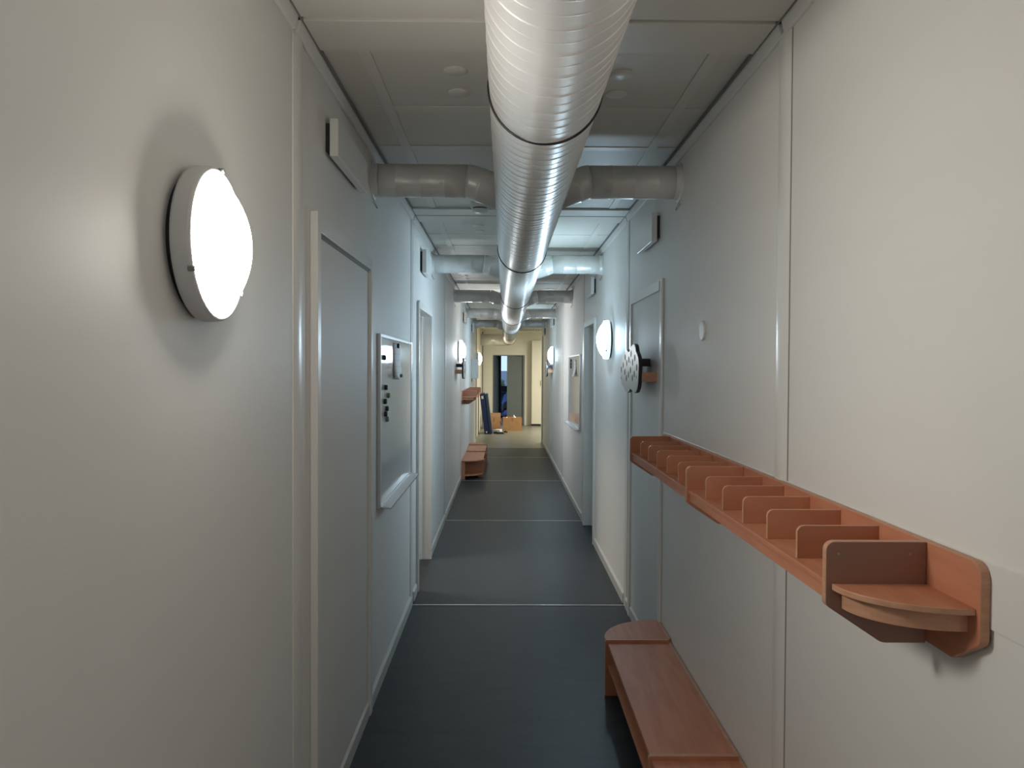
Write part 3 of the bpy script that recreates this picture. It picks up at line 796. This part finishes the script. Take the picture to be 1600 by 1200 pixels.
# cardboard boxes
def carton(x0, x1, y0, y1, h, label, flaps):
    t = thing('cardboard_box', label, 'box', ((x0+x1)/2, (y0+y1)/2, 0), 'cardboard boxes in the hall')
    w = 0.006
    bm = BM()
    box(bm, (x0, y0, 0.0), (x1, y1, w))
    box(bm, (x0, y0, w), (x1, y0+w, h)); box(bm, (x0, y1-w, w), (x1, y1, h)); box(bm, (x0, y0+w, w), (x0+w, y1-w, h)); box(bm, (x1-w, y0+w, w), (x1, y1-w, h))
    obj('body', bm, m_card, t)
    bm = BM(); box(bm, ((x0+x1)/2-0.02, y0-0.0006, h-0.10), ((x0+x1)/2+0.02, y0, h)); obj('tape', bm, m_cardin, t)
    for side, ang in flaps:
        L_ = 0.17; a = math.radians(ang); c_, s_ = math.cos(a)*L_, math.sin(a)*L_
        bm = BM()
        if side == 'l': prism(bm, [(x0, y0, h), (x0, y1, h), (x0-c_, y1, h+s_), (x0-c_, y0, h+s_)], (0.004, 0, 0.004))
        if side == 'r': prism(bm, [(x1, y0, h), (x1, y1, h), (x1+c_, y1, h+s_), (x1+c_, y0, h+s_)], (-0.004, 0, 0.004))
        if side == 'b': prism(bm, [(x0, y1, h), (x1, y1, h), (x1, y1+c_, h+s_), (x0, y1+c_, h+s_)], (0, -0.004, 0.004))
        if side == 'f': prism(bm, [(x0, y0, h), (x1, y0, h), (x1, y0-c_, h+s_), (x0, y0-c_, h+s_)], (0, 0.004, 0.004))
        obj('flap', bm, m_cardin if side in 'bl' else m_card, t)
    return t
carton(-0.045, 0.455, 20.55, 20.95, 0.345, 'larger brown cardboard box standing open on the hall floor', [('l', -60), ('r', -80)])
carton(-0.46, -0.11, 21.1, 21.45, 0.30, 'smaller brown cardboard box behind the navy panels', [('b', 40), ('l', 30), ('r', -75)])
def scrunch(name, c, r, m, label, cat):
    bm = BM(); bmesh.ops.create_icosphere(bm, subdivisions=3, radius=1)
    for v in bm.verts:
        d = v.co.copy(); k = 1 + 0.22*math.sin(7*d.x+c[0]*9)*math.sin(6*d.y+2) + 0.15*math.sin(9*d.z+d.x*5)
        v.co = Vector((c[0] + d.x*r[0]*k, c[1] + d.y*r[1]*k, c[2] + d.z*r[2]*k))
    tag(obj(name, bm, m, smooth='all'), label, cat)
scrunch('packing_paper', (0.26, 20.72, 0.20), (0.07, 0.08, 0.17), m_paper, 'white crumpled packing paper poking out of the larger box', 'paper')
scrunch('packing_paper', (0.06, 20.72, 0.19), (0.06, 0.08, 0.15), m_paper, 'crumpled paper at the left corner of the larger box', 'paper')
# packaging on the floor
bm = BM(); prism(bm, [(-0.30, 19.75, 0), (-0.12, 19.72, 0), (-0.06, 19.95, 0), (-0.20, 20.0, 0), (-0.22, 19.86, 0)], (0, 0, 0.09))
tag(obj('foam_piece', bm, m_paper, bevel=0.006), 'white foam packing piece on the hall floor by the navy panels', 'packaging')
bm = BM(); tube(bm, [(-0.255, 19.58, 0.026), (-0.21, 19.63, 0.03), (-0.16, 19.52, 0.02), (-0.10, 19.60, 0.022), (-0.02, 19.56, 0.02)], 0.026, 8)
tag(obj('black_strap', bm, m_black, smooth='all'), 'black strap lying on the hall floor in front of the foam', 'strap')
bm = BM(); tube(bm, [(-0.02, 19.75, 0.026), (0.03, 19.72, 0.05), (0.06, 19.80, 0.026)], 0.022, 8)
tag(obj('cable_bundle', bm, m_black, smooth='all'), 'small dark cable bundle on the floor before the larger box', 'cable')
# navy panels leaning against the left wall
yA, yBk = 19.45, 20.05
def panel_lean(x_foot, x_top, ztop, thick, label, m, y0, y1, tags):
    t = thing('folding_panel', label, 'panel', (x_foot, y0, 0), 'navy folded panels in the hall')
    d = Vector((x_top - x_foot, 0, ztop)); L_ = d.length; d.normalize(); nrm = Vector((d.z, 0, -d.x))
    base = Vector((x_foot, y0, 0.0))
    lift = max(0, -(nrm*thick).z)
    base.z += lift
    p = [base, base + nrm*thick, base + nrm*thick + d*L_, base + d*L_]
    bm = BM(); prism(bm, [tuple(q) for q in p], (0, y1-y0, 0)); obj('panel', bm, m, t, 0.012)
    if tags:
        bm = BM()
        for f, w, h in ((0.90, 0.45, 0.075), (0.045, 0.3, 0.045)):
            a = base + nrm*thick*(0.5-w/2) + d*(L_*f - h/2); b = base + nrm*thick*(0.5+w/2) + d*(L_*f - h/2)
            prism(bm, [tuple(q + Vector((0, -0.003, 0))) for q in (a, b, b + d*h, a + d*h)], (0, 0.003, 0))
        obj('sticker', bm, m_paper, t, label='white paper sticker')
    return t
panel_lean(-0.500, -0.625, 1.01, 0.115, 'front navy folded panel with white stickers leaning on the left wall', m_navy, 19.45, 20.05, True)
panel_lean(-0.372, -0.497, 1.00, 0.07, 'lighter blue folded panel leaning against the navy one', m_navyside, 19.47, 20.05, False)
